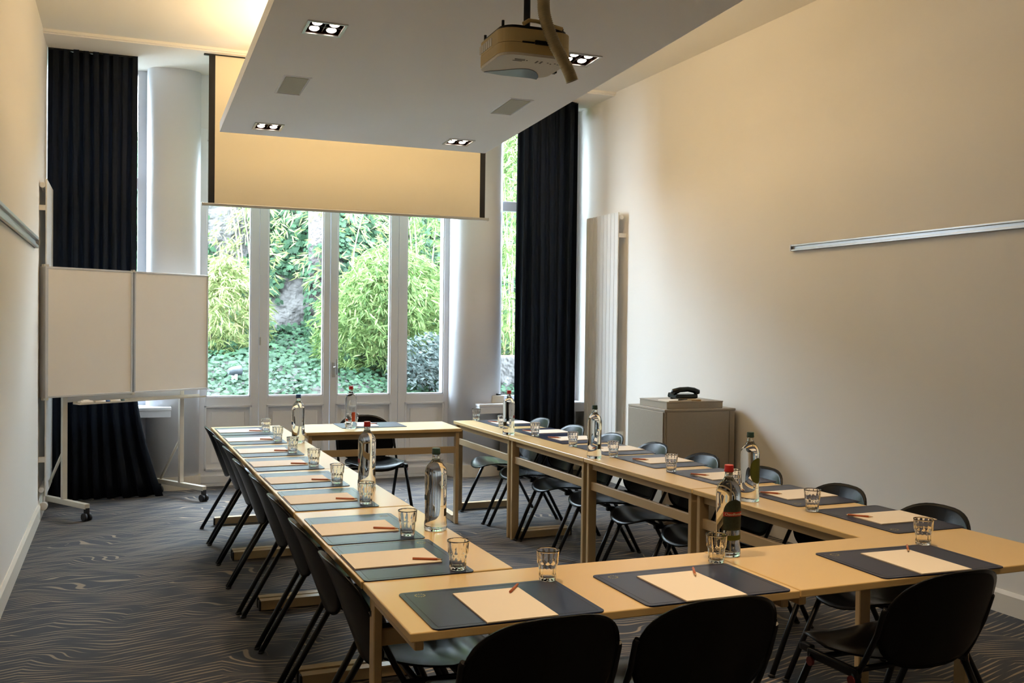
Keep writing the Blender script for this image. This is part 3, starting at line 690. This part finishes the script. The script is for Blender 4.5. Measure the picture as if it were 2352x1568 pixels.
# tumbler: ribbed, with stacking shoulder
def tumbler(bm):
    n = 72; nf = 12
    def rib(k, amt): return 1 - amt * (0.5 + 0.5 * cos(2 * pi * k * nf / n)) ** 3
    outer = [(.0235, .0), (.0255, .002), (.0262, .010), (.0272, .030), (.0282, .048), (.0310, .0525), (.0318, .056), (.0330, .075), (.0342, .091), (.0347, .0955)]
    inner = [(.0335, .0955), (.0322, .091), (.0308, .075), (.0296, .056), (.0270, .050), (.0258, .044), (.0246, .025), (.0236, .013), (.018, .0095), (.004, .009)]
    prof = outer + inner; rings = []
    for j, (r, z) in enumerate(prof):
        amt = .075 if (j in (2, 3, 4, 6, 7)) else (.02 if j == 8 else 0)
        rings.append([bm.verts.new((r * rib(k, amt) * cos(2 * pi * k / n), r * rib(k, amt) * sin(2 * pi * k / n), z)) for k in range(n)])
    for a, b in zip(rings, rings[1:]):
        for k in range(n): bm.faces.new((a[k], a[(k + 1) % n], b[(k + 1) % n], b[k])).smooth = True
    bm.faces.new(rings[0][::-1]); bm.faces.new(rings[-1])
gl = thing('tumbler', '', 'glass', group=G_G)
_tg = obj('glass_body', tumbler, MGLASS, gl)
for _v in _tg.data.vertices: _v.co.x *= 1.06; _v.co.y *= 1.06
used = set()
def place(proto, loc, rz, label, group):
    if proto.name not in used:
        used.add(proto.name); proto.location = loc; proto.rotation_euler = (0, 0, rz); proto['label'] = label; return proto
    return dup(proto, loc, rz, label, group)
def setting(cx, cy, rz, who, padoff=(0, 0), pen_r=.085, pen_f=.10, pen_a=.93, pang=0.0):
    R = Matrix.Rotation(rz, 3, 'Z')
    def W_(x, y, z): v = R @ Vector((x, y, 0)); return (cx + v.x, cy + v.y, z)
    place(blot, (cx, cy, ZT), rz, 'dark leather desk pad ' + who, G_B)
    place(pad, W_(padoff[0], -.03 + padoff[1], ZT + .0037), rz + pang, 'blank white paper pad ' + who, G_P)
    place(pen, W_(pen_r, pen_f, ZT + .0072), rz + pen_a, 'short red pencil ' + who, G_PE)
wl2 = ['at the left row place farthest from the camera', 'at the left row place second from the window', 'at the left row place third from the window', 'at the left row place fourth from the window', 'at the left row place fifth from the window', 'at the left row place third from the camera', 'at the left row place second from the camera', 'at the left row place nearest the camera']
wr2 = [w.replace('left', 'right') for w in wl2]
LY = (7.305, 6.765, 6.16, 5.58, 4.985, 4.42, 3.75, 3.225)
RY = (7.36, 6.665, 6.22, 5.62, 5.06, 4.44, 3.84, 3.245)
for i, y in enumerate(LY):
    xa = cx_left(y)[0]
    setting(xa + .193, y, -pi / 2 + .0157 + rr.uniform(-.008, .008), wl2[i], (0.0, .0), .072, .075, 1.12 + rr.uniform(-.05, .05))
for i, y in enumerate(RY):
    xb = cx_right(y)[1]
    setting(xb - .165 - (.012 if i < 3 else 0), y, pi / 2 + .02 + rr.uniform(-.015, .015), wr2[i], (0, 0), .045, .100, pi + .72 + rr.uniform(-.05, .05))
setting(1.018, 2.622, 0.0, 'at the near row place on the left', (.002, -.002), .088, .101, .93)
setting(1.660, 2.624, .006, 'at the near row place in the middle', (-.02, -.006), .072, .085, pi + 1.08)
setting(2.547, 2.632, -.03, 'at the near row place on the right', (.005, 0), .108, .117, pi + .88)
setting(1.80, 7.48, pi, 'at the far table place', (.06, 0), -.02, -.02, .3)
GL = [(1.026, 3.02), (1.008, 3.566), (1.008, 4.245), (.999, 4.825), (.994, 5.435), (.972, 6.03), (.972, 6.64), (.971, 7.21)]
for (x, y), w in zip(GL, wl2[::-1]): place(gl, (x, y, ZT + .0037), rr.uniform(0, 6), 'clear ribbed tumbler ' + w, G_G)
GR = [(2.732, 7.615), (2.731, 7.015), (2.762, 6.44), (2.771, 5.825), (2.793, 5.295), (2.825, 4.67), (2.83, 4.09), (2.819, 3.475)]
for (x, y), w in zip(GR, wr2): place(gl, (x, y, ZT + .0037), rr.uniform(0, 6), 'clear ribbed tumbler ' + w, G_G)
for (x, y), w in zip([(1.250, 2.800), (1.892, 2.825), (2.790, 2.805)], ('at the near row place on the left', 'at the near row place in the middle', 'at the near row place on the right')):
    place(gl, (x, y, ZT + .0037 if x < 1.3 else ZT + .0037), rr.uniform(0, 6), 'clear ribbed tumbler ' + w, G_G)
place(gl, (1.665, 7.44, ZT + .0037), .3, 'clear ribbed tumbler behind the bottle on the far table', G_G)

# ------------------------------------------------------------------ water bottles
G_BO = 'clear one litre water bottles on the tables'
bo_out = [(.036, .0), (.0415, .003), (.0425, .012), (.0425, .030), (.0400, .041), (.0398, .052), (.0402, .10), (.0412, .18), (.0416, .215), (.0410, .228), (.0388, .240), (.0340, .251), (.0265, .261), (.0195, .270), (.0155, .278), (.0140, .287), (.0136, .297), (.0138, .302)]
bo_in = [(.0105, .302), (.0105, .288), (.0122, .280), (.0145, .275), (.004, .2745)]
bot_me = mesh_of('bottle_glass', lambda bm: lathe(bm, bo_out + bo_in, 48), MBOT)
for _v in bot_me.vertices:
    if _v.co.z < .262: _v.co.x *= 1.05; _v.co.y *= 1.05
cap_pr = [(.0165, .296), (.0172, .297), (.0172, .304), (.0163, .306), (.0163, .318), (.0150, .3205)]
def curved(shape, z0, z1, a0, a1, r=.0439, bulge=0, top=False):
    def f(bm):
        nz, na = 14, 16; g = []
        for j in range(nz + 1):
            v = j / nz; row = []
            if shape == 'oval': w = sqrt(max(0, 1 - (2 * v - 1) ** 2)) ** .8
            elif shape == 'dome': w = sqrt(max(0, 1 - max(0, (v - .55) / .45) ** 2))
            else: w = 1
            w = max(w, .02)
            for i in range(na + 1):
                a = (a0 + a1) / 2 + (i / na - .5) * (a1 - a0) * w; z = z0 + (z1 - z0) * v
                rz_ = r if z > .15 else r - (.15 - z) * .011
                row.append(bm.verts.new((rz_ * cos(a), rz_ * sin(a), z)))
            g.append(row)
        for j in range(nz):
            for i in range(na): bm.faces.new((g[j][i], g[j][i + 1], g[j + 1][i + 1], g[j + 1][i])).smooth = True
        bmesh.ops.solidify(bm, geom=list(bm.faces), thickness=-.0003)
    return f
def text_on_cyl(parent, body, r, z, a, size, m):
    cu_ = bpy.data.curves.new('lettering', 'FONT'); cu_.body = body; cu_.size = size; cu_.align_x = 'CENTER'; cu_.align_y = 'CENTER'; cu_.extrude = .0001; cu_.resolution_u = 2
    to = bpy.data.objects.new('tmp', cu_); COL.objects.link(to); bpy.context.view_layer.update()
    me = bpy.data.meshes.new_from_object(to.evaluated_get(bpy.context.evaluated_depsgraph_get())); bpy.data.objects.remove(to); bpy.data.curves.remove(cu_)
    for v in me.vertices:
        x, y, zz = v.co; aa = a + x / r; rad = r + .0005 + zz; v.co = (rad * cos(aa), rad * sin(aa), z + y)
    me.materials.clear(); me.materials.append(m)
    o = bpy.data.objects.new('lettering', me); COL.objects.link(o); o.parent = parent; return o
def bottle(x, y, capm, label, facing, style):
    t = thing('water_bottle', label, 'bottle', (x, y, ZT), facing, G_BO)
    obj('glass_body', bot_me, None, t)
    obj('cap', lambda bm: lathe(bm, cap_pr, 30, rfun=lambda k, j: 1.0 if k % 2 else .975), capm, t)
    # front label is centred on local -x direction rotated by facing
    front = pi
    if style in ('front', 'back', 'side'):
        lb = obj('label', curved('dome', .095, .205, front - .95, front + .95), MLABD if style != 'back' else MLABG, t)
        obj('brand_band', curved('rect', .145, .160, front - .96, front + .96, .0443), MLABR, lb)
        text_on_cyl(lb, 'Chaudfontaine', .0445, .1525, front, .0125, MLABW)
        obj('lower_stripe', curved('rect', .060, .078, front - 1.2, front + 1.2, .0442), MLABG, t)
    elif style == 'oval':
        obj('label', curved('oval', .085, .205, front - .95, front + .95), MLABG, t)
    elif style == 'dot':
        obj('label', curved('rect', .120, .140, front - .35, front + .35), capm if capm is not MCAPB else MCAPB, t)
        obj('tax_label', curved('rect', .058, .088, front + 2.1, front + 2.6), MLABO, t)
    elif style == 'orange':
        obj('label', curved('rect', .055, .125, front - .35, front + .35), MORANGE, t)
        obj('tax_label', curved('rect', .058, .075, front - 1.5, front - 1.0), MORANGE, t)
    obj('neck_label', curved('rect', .284, .295, front - .6, front + .6, .0144), MLABW, t)
    return t
def ang_to_cam(x, y): return atan2(-y, -x)
def face(x, y, off): return ang_to_cam(x, y) - pi + off
bottle(1.142, 3.64, MCAPG, 'water bottle with dark green cap on the left row nearest the camera', face(1.142, 3.64, -1.25), 'dot')
bottle(1.119, 4.70, MCAPR, 'water bottle with red cap on the left row', face(1.12, 4.7, -1.25), 'dot')
bottle(1.093, 6.555, MCAPB, 'water bottle with blue cap on the left row', face(1.09, 6.5, -1.25), 'dot')
bottle(1.613, 7.31, MCAPR, 'water bottle with red cap and orange label on the far table', face(1.61, 7.3, .5), 'orange')
bottle(2.628, 6.62, MCAPR, 'water bottle with red cap on the right row nearest the window', face(2.63, 6.6, 1.2), 'dot')
bottle(2.665, 5.30, MCAPG, 'water bottle with dark green cap halfway along the right row', face(2.66, 5.3, -1.6), 'dot')
bottle(2.711, 3.785, MCAPG, 'water bottle with dark cap and large olive oval label on the right row', face(2.71, 3.8, .95), 'oval')
bottle(1.996, 2.91, MCAPR, 'water bottle with red cap and red banded label on the near table', face(2.0, 2.9, .55), 'front')

# ------------------------------------------------------------------ garden outside
rg = random.Random(21)
from mathutils import noise as NZ
def bank(x, t):
    # t 0..1 : ground cover slope, 1..3 : rock face
    nx = NZ.noise(Vector((x * .9, t * 2.1, 3.1))); ny = NZ.noise(Vector((x * 2.3, t * 4.3, 7.7)))
    if t < 1:
        y = 10.1 + 2.9 * t; z = .62 + .76 * t + .10 * nx
    else:
        y = 13.0 + .75 * (t - 1) + .35 * nx + .16 * ny; z = 1.38 + 2.6 * (t - 1)
    return Vector((x, y + .05 * ny, z))
def bank_mesh(bm):
    nx_, nt_ = 90, 80; g = []
    for j in range(nt_ + 1):
        t = 2.0 * j / nt_; g.append([bm.verts.new(bank(-3 + 13 * i / nx_, t)) for i in range(nx_ + 1)])
    for j in range(nt_):
        for i in range(nx_): bm.faces.new((g[j][i], g[j][i + 1], g[j + 1][i + 1], g[j + 1][i]))
struct('ground_outside', B(-6, 14, 9.72, 24, -.3, .35), MSOIL)
rk = obj('rock_bank', bank_mesh, MROCK); tag(rk, 'rough grey rock bank rising behind the garden plants', 'rock')
LEAF = [(0, -.5), (.32, -.48), (.52, -.12), (.30, .05), (.36, .30), (.10, .26), (0, .58), (-.10, .26), (-.36, .30), (-.30, .05), (-.52, -.12), (-.32, -.48)]
def leaf_verts(p, n, up, s):
    n = n.normalized(); x = up.cross(n).normalized(); y = n.cross(x)
    c = p + n * (s * .10); return c, [p + x * (a * s) + y * (b * s) for a, b in LEAF]
ROCKS = [(1.30, 2.75, .34, .62), (1.15, 2.0, .25, .35), (2.12, 1.75, .22, .42), (1.85, 1.45, .2, .3), (1.55, 1.62, .22, .28), (2.3, 3.9, .4, .4)]
def ivy_spot():
    while True:
        x = rg.uniform(-.3, 6.2); t = rg.uniform(.95, 2.0) if rg.random() < .6 else rg.uniform(.05, 1.05)
        p = bank(x, t)
        if t > 1.02 and any(((x - a) / c) ** 2 + ((p.z - b) / d) ** 2 < rg.uniform(.7, 1.1) for a, b, c, d in ROCKS): continue
        if t > 1 and NZ.noise(Vector((x * 1.1, t * 1.7, 9))) < -.45 and rg.random() < .85: continue
        e = .03; du = bank(x + e, t) - p; dv = bank(x, t + e) - p; n = du.cross(dv).normalized()
        if n.y > 0: n = -n
        if t < 1 and n.z < 0: n = -n
        n = (n + Vector((rg.gauss(0, .4), rg.gauss(0, .35) - .45, rg.gauss(0, .4) + .25))).normalized()
        return p + n * rg.uniform(.02, .14), n, t
ivy = thing('ivy', 'dark green ivy covering the rock bank and ground outside the doors', 'ivy')
def build_soup(name, quads, m, parent, kind='stuff'):
    vs, fs = [], []
    for poly in quads:
        b = len(vs); vs.extend([tuple(v) for v in poly]); fs.append(tuple(range(b, b + len(poly))))
    me = bpy.data.meshes.new(name); me.from_pydata(vs, [], fs); me.materials.append(m); me.update()
    o = bpy.data.objects.new(name, me); COL.objects.link(o); o.parent = parent
    if kind: o['kind'] = kind
    return o
polys = []
for _ in range(30000):
    p, n, t = ivy_spot(); up = Vector((rg.gauss(0, .6), rg.gauss(0, .3), -1 if t > 1 else rg.gauss(0, 1)))
    c, vs_ = leaf_verts(p, n, up, rg.uniform(.045, .095) * (.75 if t < 1 else 1)); polys.append(vs_)
build_soup('foliage', polys, MIVY, ivy)
leaf_me = bpy.data.meshes.new('leaf')
leaf_me.from_pydata([(0, 0, .10)] + [(a, b, 0) for a, b in LEAF], [], [(0, 1 + k, 1 + (k + 1) % 12) for k in range(12)]); leaf_me.materials.append(MIVY); leaf_me.update()
for _ in range(280):
    while True:
        p, n, t = ivy_spot()
        if .35 < t < 2.0 and .9 < p.x < 4.2: break
    up = Vector((rg.gauss(0, .5), 0, -1)); x = up.cross(n).normalized(); y = n.cross(x); s = rg.uniform(.085, .12)
    o = bpy.data.objects.new('leaf', leaf_me); COL.objects.link(o); o.parent = ivy
    Mx = Matrix((( x.x * s, y.x * s, n.x * s, p.x + n.x * .06), (x.y * s, y.y * s, n.y * s, p.y + n.y * .06), (x.z * s, y.z * s, n.z * s, p.z + n.z * .06), (0, 0, 0, 1))); o.matrix_local = Mx

def bamboo(label, cx, cy, z0, w, dpt, h, nspray, m, seed, culms=8, hang=.5, cat='bamboo'):
    r = random.Random(seed); t = thing('bamboo_clump', label, cat, (cx, cy, z0), 0, 'bamboo clumps in the garden')
    tops = []
    for k in range(culms):
        bxp = r.uniform(-.3, .3) * w; byp = r.uniform(-.3, .3) * dpt; lean = r.uniform(-.45, .45) * w; hh = h * r.uniform(.75, 1.0)
        pts = [(bxp + lean * (q / 6) ** 2, byp + r.uniform(-.02, .02), hh * q / 6) for q in range(7)]
        obj('culm', lambda bm: tube(bm, pts, .009, 6, r_of=lambda i: .011 * (1 - i / 9)), MCULM, t); tops.append(pts)
    polys = []
    for _ in range(nspray):
        u = r.uniform(0, 1) ** .8; a = r.uniform(0, 2 * pi); rad = sqrt(r.random()) * (0.62 + .70 * sin(pi * min(1, u * .75 + .12))) * sqrt(max(.02, 1 - max(0, (u - .45) / .55) ** 2.2)); u *= 1 + r.gauss(0, .05) + .06 * sin(a * 3 + seed)
        c = Vector((rad * cos(a) * w * .62, rad * sin(a) * dpt * .62, u * h))
        dr = Vector((cos(a) * .8 + r.gauss(0, .4), sin(a) * .8 - .3 + r.gauss(0, .4), r.uniform(-.5, .5))).normalized()
        for q in range(r.randint(4, 7)):
            d = (dr + Vector((r.gauss(0, .55), r.gauss(0, .55), r.gauss(-hang, .45)))).normalized(); ln = r.uniform(.09, .15); wd = ln * .075
            s = d.cross(Vector((r.gauss(0, .5), -1, r.gauss(0, .5)))).normalized() * wd
            b = c + Vector((r.gauss(0, .02), r.gauss(0, .02), r.gauss(0, .02)))
            polys.append([b, b + d * ln * .35 + s, b + d * ln + Vector((0, 0, -.01)), b + d * ln * .35 - s])
    build_soup('foliage', polys, m, t)
    return t
bamboo('large bright green bamboo clump right of the door handle', 3.0, 11.5, .72, 1.15, .8, 1.60, 2800, MBAM, 1, 12)
bamboo('yellow green bamboo behind the leftmost glazed leaf', 1.14, 12.3, .95, .70, .6, 1.25, 1000, MBAMY, 2, 6)
bamboo('thin yellow bamboo shoots hanging high beside the ivy on the left', 1.50, 12.9, 1.9, .55, .4, 1.5, 170, MBAMY, 8, 5)
bamboo('bamboo sprays in front of the tree trunk', 2.50, 12.2, 2.0, .9, .4, 1.4, 150, MBAMY, 9, 4)
bamboo('tall light green bamboo seen in the narrow right window', 4.75, 11.6, .7, 1.3, .8, 3.4, 3000, MBAM, 4, 10)
bamboo('high bamboo branches above the large clump', 3.75, 12.4, 1.9, .9, .6, 1.9, 520, MBAM, 5, 5)
# grey green shrub
sh = thing('grey_shrub', 'grey green small leaved shrub at the foot of the rightmost glazed leaf', 'shrub', (3.27, 10.7, .66))
polys = []
for _ in range(3200):
    a = rg.uniform(0, 2 * pi); b = rg.uniform(-.3, 1); rad = rg.random() ** .4
    p = Vector((.52 * rad * cos(a) * sqrt(max(0, 1 - b * b)), .45 * rad * sin(a) * sqrt(max(0, 1 - b * b)), .22 + .50 * max(b, -.3) * rad + .05))
    n = Vector((rg.gauss(0, .6), rg.gauss(-.4, .6), rg.gauss(.6, .5))).normalized(); x = n.orthogonal().normalized(); y = n.cross(x); s = rg.uniform(.012, .024)
    polys.append([p - y * s * 1.6, p + x * s * .8, p + y * s * 1.6, p - x * s * .8])
build_soup('foliage', polys, MSHR, sh)
for k in range(7):
    a = k * .9; obj('stem', T([(0.02 * cos(a), .02 * sin(a), -.1), (.12 * cos(a), .1 * sin(a), .2), (.28 * cos(a), .2 * sin(a), .5)], .008, 6), MBARK, sh)
tr = thing('tree', 'pale grey brown tree trunk rising before the ivy behind the second glazed leaf', 'tree', (2.36, 12.6, 1.0))
obj('trunk', lambda bm: tube(bm, [(0.04, 0, 0), (.02, 0, .8), (0, 0, 1.6), (-.02, 0, 2.4), (-.03, 0, 3.4), (-.04, 0, 4.6)], .15, 18, r_of=lambda i: .165 - .008 * i), MBARK, tr)
polys = []
for _ in range(500):
    a = rg.uniform(pi, 2 * pi); z = rg.uniform(0, 1) ** 1.6 * 1.5; n = Vector((cos(a), sin(a), .4)); p = Vector((.18 * cos(a), .18 * sin(a), z)) + n * .03
    c, vs_ = leaf_verts(p, n, Vector((rg.gauss(0, .4), 0, -1)), rg.uniform(.04, .08)); polys.append(vs_)
build_soup('climbing_ivy', polys, MIVY, tr)
sp_ = thing('garden_spotlight', 'grey garden spotlight lying in the ivy', 'lamp', (1.13, 10.9, .93), .3)
obj('housing', lambda bm: (tube(bm, [(-.07, 0, .06), (-.02, 0, .062), (.07, 0, .07)], .05, 16, r_of=lambda i: (.03, .048, .055)[i]),), MSPOT, sp_)
obj('bracket', B(-.01, .01, -.06, .06, -.04, .03), MALU, sp_)
st = obj('garden_wall_stone', lambda bm: bx(bm, -.3, .45, -.15, .15, 0, .72, .03), MROCK, None, (4.25, 10.6, .45)); tag(st, 'pale stone block at the foot of the narrow right window view', 'stone')
